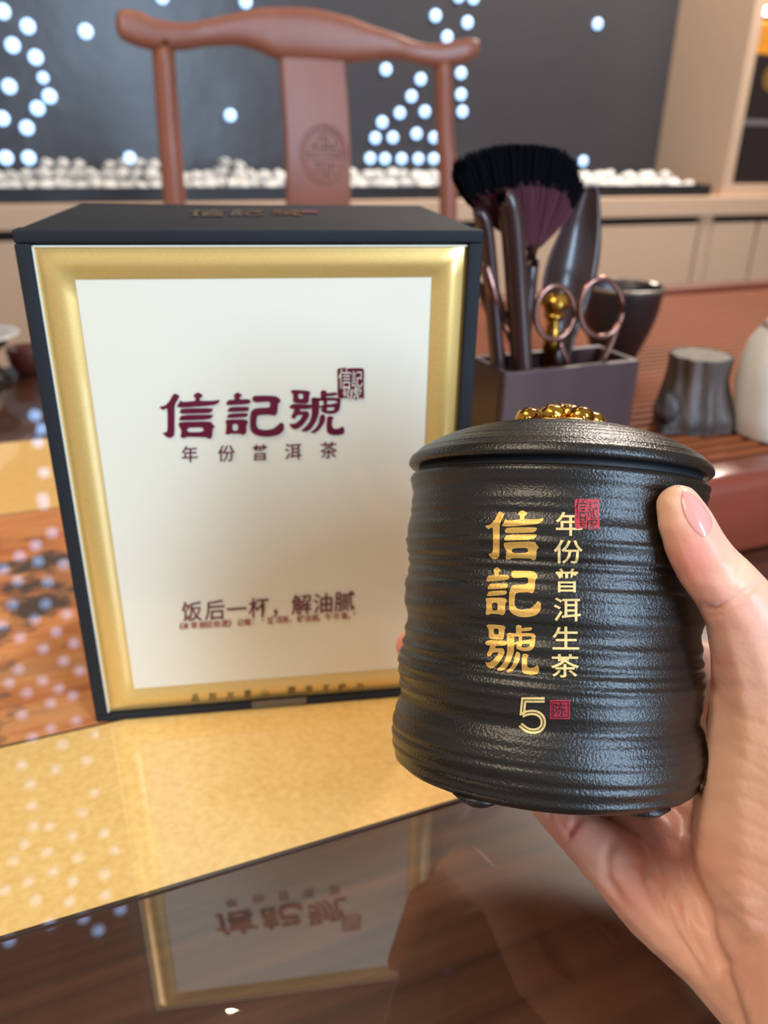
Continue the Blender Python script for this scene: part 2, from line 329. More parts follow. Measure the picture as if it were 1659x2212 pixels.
# ------------------------------------------------------------------ table and mat
tb = thing('tea_table', (.3, .4, 0), 'long brown polished wooden tea table under everything in the foreground', 'table')
put('tabletop', bx(-1.0, 1.7, -.30, 1.19, .71, ZT, .004), M['table'], tb, False)
for sx in (-.9, 1.6):
    for sy in (-.2, 1.09): put('leg', bx(sx-.04, sx+.04, sy-.04, sy+.04, 0, .6499, .004), M['rose'], tb, False)
put('apron', bx(-.95, 1.65, -.23, 1.12, .65, .7099, .004), M['rose'], tb, False)
mt = thing('table_mat', (-.3, .55, ZT), 'gold bordered table mat with an orange pine landscape picture', 'mat')
MR = .232; z0, z1 = ZT+.0002, ZT+.0010
put('gold_band', bx(-.95, MR, .2565, .374, z0, z1), M['mat_gold'], mt, False)
put('gold_band', bx(-.95, MR, .679, .864, z0, z1), M['mat_gold'], mt, False)
put('picture_print', bx(-.95, MR, .3755, .6775, z0, z1), M['picture'], mt, False)
for y in (.255, .3740, .6775, .864): put('piping', bx(-.95, MR, y, y+.0015, z0, z1+.0001), M['mat_line'], mt, False)
# ------------------------------------------------------------------ gift box in front
OB = Vector((-.0119, .37684, ZT+.0012)); EB = Vector((.97261, -.23245, 0)); NB = Vector((.23245, .97261, 0)); UZ = Vector((0, 0, 1))
WB, HB, DB = .2001, .2565-.0012, .1443
def bp(u, v, d=0): return OB+EB*u+UZ*v+NB*d
def boxpt(px, py, d=0):
    r = ray(px, py); o = OB+NB*d; t = (o-CAM).dot(NB)/r.dot(NB); P = CAM+r*t; return (P-OB).dot(EB), P.z-OB.z
def obx(bm, u0, u1, v0, v1, d0, d1, bev=0):
    n0 = len(bm.verts); before = set(bm.verts)
    r = bmesh.ops.create_cube(bm, size=1)
    for v in r['verts']:
        c = v.co; v.co = bp(u0+(c.x+.5)*(u1-u0), v0+(c.z+.5)*(v1-v0), d0+(c.y+.5)*(d1-d0))
    if bev: bmesh.ops.bevel(bm, geom=list({e for v in r['verts'] for e in v.link_edges}), offset=bev, segments=3, affect='EDGES', profile=.5)
    bmesh.ops.recalc_face_normals(bm, faces=bm.faces[:]); return bm
tbx = thing('tea_gift_box', bp(WB/2, 0, DB/2), 'upright black cloth gift box with gold bordered cream front and crimson characters', 'box')
put('box_shell', obx(bmesh.new(), .0004, WB-.0004, 0.0004, HB-.0004, .010, DB, .0012), M['cloth'], tbx)
T = .0065; TB = .0044
rim = [(0, WB, HB-T+.001, HB), (0, WB, 0, TB-.0006), (0, T, TB-.0005, HB-T+.0009), (WB-T, WB, TB-.0005, HB-T+.0009)]
for r_ in rim: put('front_rim', obx(bmesh.new(), *r_, 0, .0099, .0010), M['cloth'], tbx)
# gold border: four bowed strips with mitred corners
cu0, cv1 = boxpt(161, 607); cu1, cv0 = boxpt(898, 1450); cu1 = (cu1+boxpt(937, 602)[0])/2; cv0 = (cv0+boxpt(286, 1493)[1])/2; cu0 = (cu0+boxpt(286, 1493)[0])/2
def goldframe():
    bm = bmesh.new(); n = 14; prof = []
    for i in range(n+1):
        t = i/n; prof.append((t, .0034-.0022*math.sin(math.pi*t)**1.3))
    o = [(T, T), (WB-T, T), (WB-T, HB-T), (T, HB-T)]; o = [(T, TB), (WB-T, TB), (WB-T, HB-T), (T, HB-T)]; i_ = [(cu0, cv0), (cu1, cv0), (cu1, cv1), (cu0, cv1)]
    rows = [[bm.verts.new(bp(o[k][0]*(1-t)+i_[k][0]*t, o[k][1]*(1-t)+i_[k][1]*t, d)) for k in range(4)] for t, d in prof]
    es = []
    for A, B in zip(rows, rows[1:]):
        for k in range(4): bm.faces.new((A[k], A[(k+1) % 4], B[(k+1) % 4], B[k]))
    bmesh.ops.subdivide_edges(bm, edges=[e for e in bm.edges if e.calc_length() > .05], cuts=24, use_grid_fill=True)
    bmesh.ops.recalc_face_normals(bm, faces=bm.faces[:]); return bm
gf = put('gold_border', goldframe(), M['gold_frame'], tbx)
put('backing_card', obx(bmesh.new(), T+.0002, WB-T-.0002, TB+.0002, HB-T-.0002, .0036, .0098), M['edge_white'], tbx, False)
bm = bmesh.new(); nu = 20 # cream panel, very slightly wavy film
gr = [[bm.verts.new(bp(cu0+(cu1-cu0)*i/nu, cv0+(cv1-cv0)*j/nu, .0030+.00028*math.sin(i*.55+j*.2)*math.sin(math.pi*i/nu)*math.sin(math.pi*j/nu))) for j in range(nu+1)] for i in range(nu+1)]
for i in range(nu):
    for j in range(nu): bm.faces.new((gr[i][j], gr[i+1][j], gr[i+1][j+1], gr[i][j+1]))
bmesh.ops.recalc_face_normals(bm, faces=bm.faces[:])
put('cream_panel', bm, M['cream'], tbx)
for r_ in [(T, WB-T, HB-T-.0007, HB-T), (T, T+.0006, TB, HB-T)]: put('card_edge', obx(bmesh.new(), *r_, .0020, .0034), M['edge_white'], tbx, False)
# ------------------------------------------------------------------ lettering
G = {}
G['xin'] = [[[(225,168),(268,188),(262,212),(234,262),(228,300),(228,530),(218,555),(190,568),(160,555),(132,520),(165,515),(174,490),(174,330),(168,298),(138,320),(103,290),(152,280),(185,245),(205,205)]],
 [[(415,157),(460,190),(430,212),(430,240),(393,240),(398,210),(375,190)]], [[(245,290),(262,262),(275,232),(295,247),(400,235),(530,237),(590,225),(582,252),(545,275),(290,298)]],
 [[(270,325),(290,303),(530,300),(535,318),(515,340),(500,345),(295,352),(272,345)]], [[(265,397),(285,362),(530,357),(535,375),(505,402),(290,412),(268,410)]],
 [[(258,440),(275,423),(515,418),(530,442),(552,470),(532,482),(528,560),(510,575),(490,570),(490,560),(325,555),(315,568),(275,565),(285,500),(272,478)],[(330,475),(460,470),(460,512),(330,515)]]]
G['ji'] = [[[(205,625),(245,655),(222,675),(222,695),(290,690),(310,710),(300,735),(140,748),(118,745),(125,715),(138,698),(185,698),(185,672),(175,655)]],
 [[(150,765),(285,762),(298,775),(290,800),(275,805),(140,812),(128,808),(135,785)]], [[(140,828),(275,820),(288,832),(280,858),(140,868),(122,865),(130,845)]],
 [[(112,895),(125,882),(270,880),(292,910),(275,930),(275,1010),(250,1028),(230,1016),(150,1013),(135,1024),(112,1018),(118,980),(122,930)],[(165,925),(212,922),(212,985),(168,988)]],
 [[(325,668),(345,658),(500,660),(535,688),(541,715),(520,732),(515,820),(498,848),(465,835),(368,840),(355,860),(350,940),(370,972),(420,982),(480,970),(515,940),(545,905),(568,930),(565,985),(530,1025),(460,1042),(390,1040),(330,1015),(305,975),(305,860),(315,800),(345,775),(450,770),(462,755),(462,722),(450,712),(345,722),(322,702)]]]
G['hao'] = [[[(118,1110),(140,1100),(255,1108),(280,1125),(268,1150),(265,1210),(250,1228),(150,1220),(138,1200),(142,1150)],[(180,1135),(222,1138),(220,1185),(180,1182)]],
 [[(105,1257),(135,1228),(250,1234),(298,1237),(293,1262),(270,1277),(130,1277)]],
 [[(150,1275),(200,1272),(190,1298),(255,1295),(270,1320),(265,1350),(215,1430),(165,1465),(125,1450),(107,1408),(140,1415),(180,1392),(212,1350),(218,1328),(170,1333),(150,1370),(120,1350),(142,1310)]],
 [[(285,1178),(310,1168),(345,1180),(350,1240),(345,1330),(320,1400),(280,1465),(240,1487),(200,1475),(240,1440),(275,1390),(290,1330),(290,1240)]],
 [[(360,1120),(375,1103),(410,1110),(408,1170),(400,1192),(365,1192)]], [[(400,1132),(495,1122),(490,1152),(402,1160)]], [[(300,1175),(500,1170),(527,1195),(520,1215),(492,1210),(480,1197),(300,1205)]],
 [[(350,1245),(480,1225),(515,1205),(522,1225),(512,1290),(480,1318),(420,1322),(362,1300),(372,1262),(400,1278),(420,1292),(470,1287),(478,1258),(350,1268)]], [[(385,1185),(412,1185),(412,1290),(385,1290)]],
 [[(370,1320),(400,1340),(392,1400),(350,1470),(310,1500),(275,1492),(315,1460),(345,1410),(355,1350)]],
 [[(415,1345),(440,1340),(470,1355),(452,1380),(452,1440),(470,1460),(510,1455),(540,1432),(554,1470),(545,1505),(500,1518),(440,1512),(412,1490),(408,1440),(412,1380)]]]
GB = {'xin': (103, 157, 590, 575), 'ji': (112, 620, 570, 1043), 'hao': (105, 1100, 555, 1518)}
def chaikin(p):
    out = []
    for i in range(len(p)):
        a, b_ = p[i], p[(i+1) % len(p)]
        out += [(a[0]*.8+b_[0]*.2, a[1]*.8+b_[1]*.2), (a[0]*.2+b_[0]*.8, a[1]*.2+b_[1]*.8)]
    return out
def flatmesh(groups, smooth=True):
    """groups -> bmesh in the xy plane"""
    bm = bmesh.new()
    for g_ in groups:
        loops = [[Vector((x, y, 0)) for x, y in (chaikin(l) if smooth else l)] for l in g_]
        vs = [bm.verts.new(v) for l in loops for v in l]
        for t in tessellate_polygon(loops):
            try: bm.faces.new([vs[i] for i in t])
            except ValueError: pass
    return bm
def fontmesh(s, bold=.008):
    c = bpy.data.curves.new('t', 'FONT'); c.body = s; c.size = 1; c.offset = bold; c.resolution_u = 3
    o = bpy.data.objects.new('t', c); COL.objects.link(o); bpy.context.view_layer.update()
    me = bpy.data.meshes.new_from_object(o.evaluated_get(bpy.context.evaluated_depsgraph_get()))
    bpy.data.objects.remove(o); bpy.data.curves.remove(c); bm = bmesh.new(); bm.from_mesh(me); bpy.data.meshes.remove(me); return bm
def bounds(bm):
    xs = [v.co.x for v in bm.verts]; ys = [v.co.y for v in bm.verts]; return min(xs), min(ys), max(xs), max(ys)
def cut(bm, step):
    x0, y0, x1, y1 = bounds(bm)
    for ax, a, b_ in ((0, x0, x1), (1, y0, y1)):
        n = int((b_-a)/step)
        for i in range(1, n+1):
            co = [0, 0, 0]; no = [0, 0, 0]; co[ax] = a+i*step; no[ax] = 1
            bmesh.ops.bisect_plane(bm, geom=bm.verts[:]+bm.edges[:]+bm.faces[:], plane_co=co, plane_no=no)
def fit(bm, src, dst): # src (x0,y0,x1,y1), dst (px0, py_for_y0, px1, py_for_y1)
    for v in bm.verts:
        v.co.x = dst[0]+(v.co.x-src[0])/(src[2]-src[0])*(dst[2]-dst[0]); v.co.y = dst[1]+(v.co.y-src[1])/(src[3]-src[1])*(dst[3]-dst[1])
# ---- on the box front
def onfront(bm, name, m, d=.0024, parent=tbx, shear=0, pxc=0):
    for v in bm.verts:
        u, w_ = boxpt(v.co.x, v.co.y+shear*(v.co.x-pxc)); v.co = bp(u, w_, d)
    for f in bm.faces:
        f.normal_update()
        if f.normal.dot(NB) > 0: f.normal_flip()
    return put(name, bm, m, parent, False)
for g_, dst in (('xin', (342, 850, 475, 952)), ('ji', (487, 849, 615, 947)), ('hao', (625, 845, 746, 944))):
    bm = flatmesh(G[g_]); s = GB[g_]; fit(bm, s, dst); onfront(bm, 'crimson_character', M['crimson'])
def chars(items, m, name, h, slope=0, bold=.012, onto=onfront, d=.0024):
    for ch, x, y in items:
        bm = fontmesh(ch, bold)
        if not bm.verts: continue
        for v in bm.verts: # CJK em box: x 0..1, y -.12...88
            vx, vy = v.co.x-.5, v.co.y-.38
            v.co.x = x+vx*h; v.co.y = y-vy*h+slope*vx*h
        onto(bm, name, m, d)
chars([('年', 409, 985), ('份', 489, 983), ('普', 562, 981), ('洱', 634, 979), ('茶', 711, 976)], M['crimson'], 'small_character', 38, -.04, .007)
chars([('饭', 414, 1326), ('后', 464, 1323), ('一', 511, 1321), ('杯', 559, 1318), ('，', 607, 1315), ('解', 652, 1311), ('油', 699, 1308), ('腻', 745, 1304)], M['crimson'], 'slogan_character', 46, -.07, .007)
row = '《本草纲目拾遗》记载：“普洱茶，解油腻，牛羊毒。”'; xs = [100, 155, 222, 290, 345, 408, 472, 530, 600, 660, 722, 800, 845, 915, 970, 1028, 1090, 1150, 1212, 1262, 1320, 1385, 1450, 1510, 1550]
chars([(c, 360+x/3.77, 1280+(297-(x-100)*.064)/3.77) for c, x in zip(row, xs)], M['red_ink'], 'fine_print_character', 16, -.07, .012)
chars([(c, 370+x/3.687, 1460+y/3.687) for c, x, y in zip('品到万重山藏茶不醉力', (190, 328, 470, 608, 748, 960, 1098, 1236, 1365, 1505), (185, 175, 170, 154, 146, 126, 116, 110, 102, 94))], M['grey_ink'], 'border_character', 18, -.07, .014, d=.0009)
def seal(onto, x0, y0, x1, y1, mr, mc, d0, d1, name='seal'):
    w_, h_ = x1-x0, y1-y0
    outline = [(x0+w_*a, y0+h_*b_) for a, b_ in [(.03, .02), (.3, 0), (.34, .03), (.6, .01), (.97, .02), (1, .08), (.98, .5), (1, .93), (.95, .98), (.8, .95), (.72, 1), (.6, .96), (.45, .99), (.3, .93), (.12, .97), (.01, .9), (.02, .5), (0, .1)]]
    bm = flatmesh([[outline]]); onto(bm, name, mr, d0)
    for ch, cx_, cy_, hw, hh in (('信', .27, .34, .46, .62), ('記', .73, .34, .40, .50), ('號', .55, .80, .72, .42)):
        bm = fontmesh(ch, -.004); fit(bm, bounds(bm), (x0+w_*(cx_-hw/2), y0+h_*(cy_+hh/2), x0+w_*(cx_+hw/2), y0+h_*(cy_-hh/2))); onto(bm, name+'_character', mc, d1)
seal(onfront, 730, 797, 788, 867, M['crimson'], M['cream'], .0024, .0022)
# transparent tape tab under the front rim
put('tape_tab', obx(bmesh.new(), boxpt(545, 1530)[0], boxpt(662, 1530)[0], 0.0012, TB+.0015, -.0006, -.0003), M['tape'], tbx, False)
# foil lettering on the box top
ZB = OB.z+HB
def ontop(bm, name, m, d=.0):
    for v in bm.verts:
        P = atz(v.co.x, v.co.y, ZB); v.co = Vector((P.x, P.y, ZB+.0002))
    for f in bm.faces:
        f.normal_update()
        if f.normal.z < 0: f.normal_flip()
    return put(name, bm, m, tbx, False)
for g_, dst in (('xin', (405, 453, 492, 468)), ('ji', (497, 453, 572, 467)), ('hao', (585, 453, 655, 466))):
    bm = flatmesh(G[g_]); fit(bm, GB[g_], dst); ontop(bm, 'gold_foil_character', M['brass'])
ontop(flatmesh([[[(652, 454), (688, 454), (688, 461), (652, 461)]]], False), 'crimson_foil_seal', M['crimson'])
# ------------------------------------------------------------------ tea jar
J0 = atd(1172, 1650, .2965); J1 = atd(1200, 1043, .3030)
AX = (J1-J0).normalized(); JS = (RT-AX*RT.dot(AX)).normalized(); JF = AX.cross(JS).normalized() # JF points to or from the camera
if JF.dot(FW) > 0: JF = -JF
HJ = (J1-J0).length
kpx = 1.70e-4
sil = [(1650, 322), (1612, 331), (1582, 334), (1543, 326), (1512, 320), (1478, 325), (1448, 328), (1413, 322), (1380, 318), (1343, 315), (1313, 321), (1277, 322), (1233, 316), (1172, 327), (1120, 320), (1077, 316), (1055, 321), (1040, 323), (1034, 321)]
prof_tab = sorted([((1650-y)/(1650-1034)*HJ, h*kpx) for y, h in sil])
def jr(t):
    r = cat1(prof_tab, t)
    r += .00019*math.sin(t*1150+4*math.sin(t*170)) + .00005*math.sin(t*2300+1.3+3*math.sin(t*90)) + .00034*noise.noise(Vector((t*260, 3.1, 0)))
    return r
def jfn(a, t, r): return .00022*noise.noise(Vector((math.cos(a)*1.2, math.sin(a)*1.2, t*400)))+.0004*noise.noise(Vector((math.cos(a)*.8, math.sin(a)*.8, t*90+9)))
jar = thing('tea_jar', J0-AX*.004, 'black ribbed stoneware tea jar with gold characters held in the hand', 'jar')
prof = [(0, -.0042), (.030, -.0042), (.0450, -.0040), (.0490, -.0034), (.0520, -.0022), (.0539, -.0007)]
nt_ = 300
prof += [(jr(HJ*i/nt_), HJ*i/nt_) for i in range(nt_+1)]
prof += [(.0535, HJ+.0004), (.0515, HJ+.0002), (.0510, HJ-.004), (0, HJ-.004)]
bm = bmesh.new(); lathe(bm, prof, J0, AX, 200, JS, fn=lambda a, t, r: jfn(a, t, r) if 0 <= t <= HJ else 0); put('jar_body', bm, M['jar'], jar)
bm = bmesh.new(); lathe(bm, [(0, HJ-.0038), (.0505, HJ-.0038), (.0520, HJ), (.0520, HJ+.0036), (0, HJ+.0036)], J0, AX, 96, JS); put('inner_rim', bm, M['jar_in'], jar)
def lidr(): 
    base = [(0, .0030), (.0530, .0030), (.0552, .0030), (.0561, .0040), (.0560, .0052), (.0548, .0072), (.0515, .0100), (.0465, .0130), (.0400, .0160), (.0320, .0184), (.0230, .0200), (.0180, .0206), (0, .0208)]
    out = base[:4]
    for (r0, t0), (r1, t1) in zip(base[3:], base[4:]):
        n = max(1, int(math.hypot(r1-r0, t1-t0)/.0006))
        for i in range(1, n+1):
            k = i/n; r = r0+(r1-r0)*k; t = t0+(t1-t0)*k
            out.append((r, t+(.00016*math.sin(r*2300)+.00013*math.sin(r*4100+1) if r > .019 else 0)))
    return [(r, t+HJ) for r, t in out]
bm = bmesh.new(); lathe(bm, lidr(), J0, AX, 160, JS); lid = put('lid', bm, M['jar'], jar)
# lotus knob of polished gold metal
KO = J0+AX*(HJ+.0203)
bm = bmesh.new(); lathe(bm, [(0, 0), (.0185, 0), (.0192, .0006), (.0186, .0014), (.0172, .0018), (0, .0022)], KO, AX, 64, JS); put('knob_base', bm, M['knob'], lid)
bm = bmesh.new()
def blob(bm, c, rad, sx, sy, sz, ridges=0, seed=0):
    r = bmesh.ops.create_icosphere(bm, subdivisions=4, radius=1)
    for v in r['verts']:
        d = v.co.copy(); a = math.atan2(d.y, d.x); k = 1+ridges*.07*math.cos(a*9)+.05*noise.noise(d*2.2+Vector((seed, 0, 0)))
        v.co = c+(JS*d.x*sx+JF*d.y*sy+AX*d.z*sz)*rad*k
for k in range(7):
    a = 2*math.pi*(k+.2)/7; c = KO+(JS*math.cos(a)+JF*math.sin(a))*.0122+AX*.0034; blob(bm, c, .0050, 1.05, 1.05, .80, .0, k)
for k in range(10):
    a = 2*math.pi*k/10; c = KO+(JS*math.cos(a)+JF*math.sin(a))*.0165+AX*.0014; blob(bm, c, .0022, 1, 1, .6, 0, k+20)
put('petals', bm, M['knob'], lid)
bm = bmesh.new(); blob(bm, KO+AX*.0050+JS*.002, .0062, 1.1, 1.0, .85, 1, 3); put('knob_bead', bm, M['knob'], lid)
for a in (-2.25, -.95, .8, 2.3): # feet
    c = J0+(JS*math.cos(a)*1.0-(-JF)*(-math.sin(a)))*.0440-AX*.0040
    bm = bmesh.new(); lathe(bm, [(0, -.0026), (.0035, -.0024), (.0062, -.0010), (.0090, .0012), (0, .0022)], c, AX, 24, JS); put('foot', bm, M['jar'], jar)
def jarpt(px, py):
    r = ray(px, py); o = CAM-J0; d_ = r-AX*r.dot(AX); o_ = o-AX*o.dot(AX); R_ = .0553
    for _ in range(4):
        a = d_.dot(d_); b_ = 2*d_.dot(o_); c = o_.dot(o_)-R_*R_; disc = max(0, b_*b_-4*a*c); s = (-b_-math.sqrt(disc))/(2*a)
        P = CAM+r*s; t = (P-J0).dot(AX); q = P-J0-AX*t; ang = math.atan2(q.dot(AX.cross(JS)), q.dot(JS)); R_ = jr(t)+jfn(ang, t, 0)
    return P, q.normalized(), t
def onjar(bm, name, m, d=.00024, parent=jar):
    cut(bm, 4.0)
    for v in bm.verts:
        P, n_, t = jarpt(v.co.x, v.co.y); v.co = P+n_*d
    for f in bm.faces:
        f.normal_update()
        if f.normal.dot(FW) > 0: f.normal_flip()
    return put(name, bm, m, parent, True)
cz = lambda x, y: (1020+x/3.813, 1060+y/3.813)
for g_ in ('xin', 'ji', 'hao'):
    bm = flatmesh([[[cz(*p) for p in l] for l in grp] for grp in G[g_]]); onjar(bm, 'gold_character', M['jar_gold'])
for ch, x0, y0, x1, y1 in (('年', 688, 175, 908, 372), ('份', 672, 405, 910, 600), ('普', 675, 640, 882, 838), ('洱', 670, 880, 892, 1075), ('生', 660, 1118, 880, 1308), ('茶', 648, 1345, 880, 1538)):
    bm = fontmesh(ch, .010); p0 = cz(x0, y1); p1 = cz(x1, y0); fit(bm, bounds(bm), (p0[0], p0[1], p1[0], p1[1])); onjar(bm, 'pale_gold_character', M['jar_pale'])
s0, s1 = cz(840, 65), cz(1048, 325)
seal(onjar, s0[0], s0[1], s1[0], s1[1], M['jar_red'], M['jar'], .00032, .00042, 'red_seal')
def ribbon(pts, off, wd):
    pts = [Vector((x, y, 0)) for x, y in pts]; Lp, Rp = [], []
    for i, p in enumerate(pts):
        d1 = (pts[i]-pts[i-1]).normalized() if i else (pts[1]-pts[0]).normalized(); d2 = (pts[i+1]-pts[i]).normalized() if i < len(pts)-1 else d1
        nn = (Vector((-d1.y, d1.x, 0))+Vector((-d2.y, d2.x, 0))).normalized(); k = 1/max(.5, nn.dot(Vector((-d1.y, d1.x, 0))))
        Lp.append(p+nn*k*(off+wd/2)); Rp.append(p+nn*k*(off-wd/2))
    bm = bmesh.new(); a = [bm.verts.new(v) for v in Lp]; b_ = [bm.verts.new(v) for v in Rp]
    for i in range(len(pts)-1): bm.faces.new((a[i], a[i+1], b_[i+1], b_[i]))
    return bm
five = [(597, 1722), (425, 1722), (412, 1850)]; arc = [(412, 1850), (450, 1832), (500, 1826), (545, 1838), (575, 1868), (585, 1905), (575, 1945), (545, 1970), (500, 1978), (450, 1965), (398, 1925)]
for path in (five, [tuple(v[:2]) for v in smoothpath([(x, y, 0) for x, y in arc], 3)]):
    for off in (-14, 12): onjar(ribbon([cz(*p) for p in path], off/3.813, 18/3.813), 'numeral_stroke', M['jar_pale'])
q0, q1 = cz(640, 1722), cz(805, 1880)
def rect(x0, y0, x1, y1): return [(x0, y0), (x1, y0), (x1, y1), (x0, y1)]
onjar(flatmesh([[rect(q0[0], q0[1], q1[0], q1[1]), rect(q0[0]+3.2, q0[1]+3.2, q1[0]-3.2, q1[1]-3.2)]], False), 'small_seal_border', M['jar_dred'])
onjar(flatmesh([[rect(q0[0]+5, q0[1]+5, q1[0]-5, q1[1]-5)]], False), 'small_seal', M['jar_dred'])
bm = fontmesh('陈', -.002); fit(bm, bounds(bm), (q0[0]+7, q1[1]-7, q1[0]-7, q0[1]+7)); onjar(bm, 'small_seal_character', M['jar'], .00036)
# ------------------------------------------------------------------ hand
def bead(bm, c, r):
    rr = bmesh.ops.create_icosphere(bm, subdivisions=2, radius=r); bmesh.ops.translate(bm, vec=c, verts=rr['verts'])
def chain(bm, pts):
    P = [(atd(x, y, d), r*d/FPX) for x, y, d, r in pts]
    for (a, ra_), (b_, rb_) in zip(P, P[1:]):
        n = max(2, int((b_-a).length/(.16*min(ra_, rb_))))
        for i in range(n+1):
            t = i/n; bead(bm, a.lerp(b_, t), ra_*(1-t)+rb_*t)
HANDS = [
 [(1466,1094,.2495,50),(1480,1130,.2485,60),(1502,1180,.248,65),(1532,1228,.248,70),(1572,1272,.249,76),(1606,1320,.251,84),(1640,1400,.256,104),(1668,1490,.262,128),(1684,1600,.266,156),(1690,1720,.268,180),(1702,1840,.270,205),(1740,1970,.268,205),(1790,2120,.256,205),(1880,2320,.234,225),(2020,2560,.210,250)],
 [(1030,1560,.372,50),(1120,1640,.352,52),(1205,1748,.318,50),(1262,1806,.308,56),(1330,1860,.302,74),(1430,1960,.294,88),(1556,2062,.282,98),(1690,2190,.262,118),(1820,2330,.240,160),(1960,2560,.212,210)],
 [(1010,1480,.372,48),(1180,1590,.356,56),(1300,1700,.335,62),(1370,1780,.318,76),(1470,1880,.300,96),(1600,2000,.284,112),(1760,2170,.260,140)],
 [(893,1396,.335,40),(945,1408,.362,46),(1060,1460,.374,50),(1260,1560,.366,56),(1400,1650,.352,66),(1470,1740,.336,84),(1560,1870,.300,115),(1680,2010,.280,160)],
 [(965,1300,.352,42),(1040,1300,.374,46),(1220,1350,.380,48),(1420,1400,.376,50),(1530,1440,.360,54),(1580,1520,.345,72),(1620,1640,.328,100),(1650,1800,.290,150),(1700,1960,.278,180)],
]
bm = bmesh.new()
for c in HANDS: chain(bm, c)
me = bpy.data.meshes.new('hand_raw'); bm.to_mesh(me); bm.free()
raw = bpy.data.objects.new('hand_raw', me); COL.objects.link(raw)
md = raw.modifiers.new('r', 'REMESH'); md.mode = 'VOXEL'; md.voxel_size = .0011
md = raw.modifiers.new('s', 'SMOOTH'); md.factor = .6; md.iterations = 9
bpy.context.view_layer.update()
me = bpy.data.meshes.new_from_object(raw.evaluated_get(bpy.context.evaluated_depsgraph_get())); bpy.data.objects.remove(raw)
# flesh flattens where it touches the jar
BUMPS = [] # (px polyline, width px, depth m, max distance from camera)
BUMPS += [([(1511,1310),(1545,1316),(1590,1296),(1640,1262),(1665,1250)], 7, .0010, .285), ([(1522,1330),(1560,1330),(1610,1305)], 5, .0004, .285),
 ([(1590,1180),(1600,1220),(1590,1260)], 5, .0004, .285), ([(1640,1200),(1625,1240)], 5, .0003, .285),
 ([(1500,1690),(1476,1760),(1466,1840),(1480,1900),(1520,1960),(1580,2000)], 18, .0014, .33),
 ([(1205,1775),(1232,1800),(1260,1760)], 6, .0012, .33), ([(1250,1745),(1226,1810)], 6, .0012, .33), ([(1190,1745),(1186,1775)], 5, .001, .33),
 ([(1330,1800),(1310,1850),(1312,1900),(1350,1960)], 12, .0012, .33), ([(1400,1830),(1395,1900),(1430,1980),(1500,2080)], 12, .0013, .33),
 ([(1470,1940),(1490,2010),(1530,2090)], 10, .001, .33), ([(1440,1920),(1440,1960),(1470,2030),(1520,2110)], 6, .0008, .33),
 ([(1659,2020),(1600,2050),(1560,2090),(1540,2140)], 14, .0012, .33)]
for k in range(11): # fine wrinkles over the ball of the thumb
    y = 1560+k*42; BUMPS.append(([(1530+8*(k % 3), y+10), (1590, y-12+6*(k % 2)), (1659, y+8+10*(k % 3))], 4.5, .00028, .30))
def segd(p, a, b_):
    ax_, ay = a; dx, dy = b_[0]-ax_, b_[1]-ay; t = max(0, min(1, ((p[0]-ax_)*dx+(p[1]-ay)*dy)/(dx*dx+dy*dy))); return math.hypot(p[0]-ax_-t*dx, p[1]-ay-t*dy)
nor = [v.normal.copy() for v in me.vertices]; cols = []
base = np.array(L(230, 174, 148)[:3]); pink = np.array(L(224, 136, 122)[:3]); pale = np.array(L(234, 188, 152)[:3]); red = np.array(L(204, 104, 84)[:3])
SP = [(1500,1215,60,'p',.8),(1480,1150,40,'p',.3),(1560,1290,60,'p',.45),(1440,1090,28,'l',.5),(1455,1060,22,'l',.6),(1600,1230,55,'l',.7),(1640,1600,120,'l',.5),(1600,1760,120,'l',.35),(1560,1500,50,'p',.2),(1400,1800,90,'p',.6),(1230,1790,50,'p',.8),(1360,1930,60,'p',.5),(1480,1870,70,'r',.35),(1560,1430,26,'r',.35),(1538,1475,14,'r',.6),(870,1395,40,'r',.7),(1620,2100,80,'p',.25)]  # pale spots at the thumb tip paint in a yellowish highlight
CC = {'p': pink, 'l': pale, 'r': red}
for v, n_ in zip(me.vertices, nor):
    co = v.co.copy(); s = toscr(co); z = (co-CAM).dot(FW); facing = (CAM-co).normalized().dot(n_)
    if facing > .1 and -50 < s[0] < 1900:
        for pl, wd, dp, mz in BUMPS:
            if z > mz: continue
            if s[0] < min(p[0] for p in pl)-3*wd or s[0] > max(p[0] for p in pl)+3*wd or s[1] < min(p[1] for p in pl)-3*wd or s[1] > max(p[1] for p in pl)+3*wd: continue
            d = min(segd(s, a, b_) for a, b_ in zip(pl, pl[1:])); k = math.exp(-(d/wd)**2)
            e = min(math.hypot(s[0]-pl[0][0], s[1]-pl[0][1]), math.hypot(s[0]-pl[-1][0], s[1]-pl[-1][1])); k *= min(1, .25+e/(4*wd))
            co -= n_*dp*k
        co += n_*.00035*noise.noise(Vector((s[0]*.012, s[1]*.03, 0)))
    q = co-J0; t = q.dot(AX); rad = q-AX*t; lim = 0
    if -.0070 < t < HJ+.01:
        rl = rad.length
        if t > HJ-.002: lim = .0576
        elif t > -.0010: lim = cat1(prof_tab, max(0, t))+.0013
        else: lim = .0500+.0048*(t+.0070)/.0060
        if rl < lim:
            side = lim-rl; down = t+.0070
            if down < side and t < .02: co = co-AX*down
            else: co = co+rad.normalized()*side
    v.co = co
    c = base.copy()
    for x_, y_, r_, kk, st in SP:
        wgt = st*math.exp(-((s[0]-x_)**2+(s[1]-y_)**2)/(r_*r_)); c = c*(1-wgt)+CC[kk]*wgt
    c = c*(1+.07*noise.noise(co*90)); cols.append((*c, 1))
ca = me.color_attributes.new('skin', 'FLOAT_COLOR', 'POINT')
for i, c in enumerate(cols): ca.data[i].color = c
me.materials.append(M['skin'])
tree = BVHTree.FromPolygons([v.co.copy() for v in me.vertices], [tuple(p.vertices) for p in me.polygons])
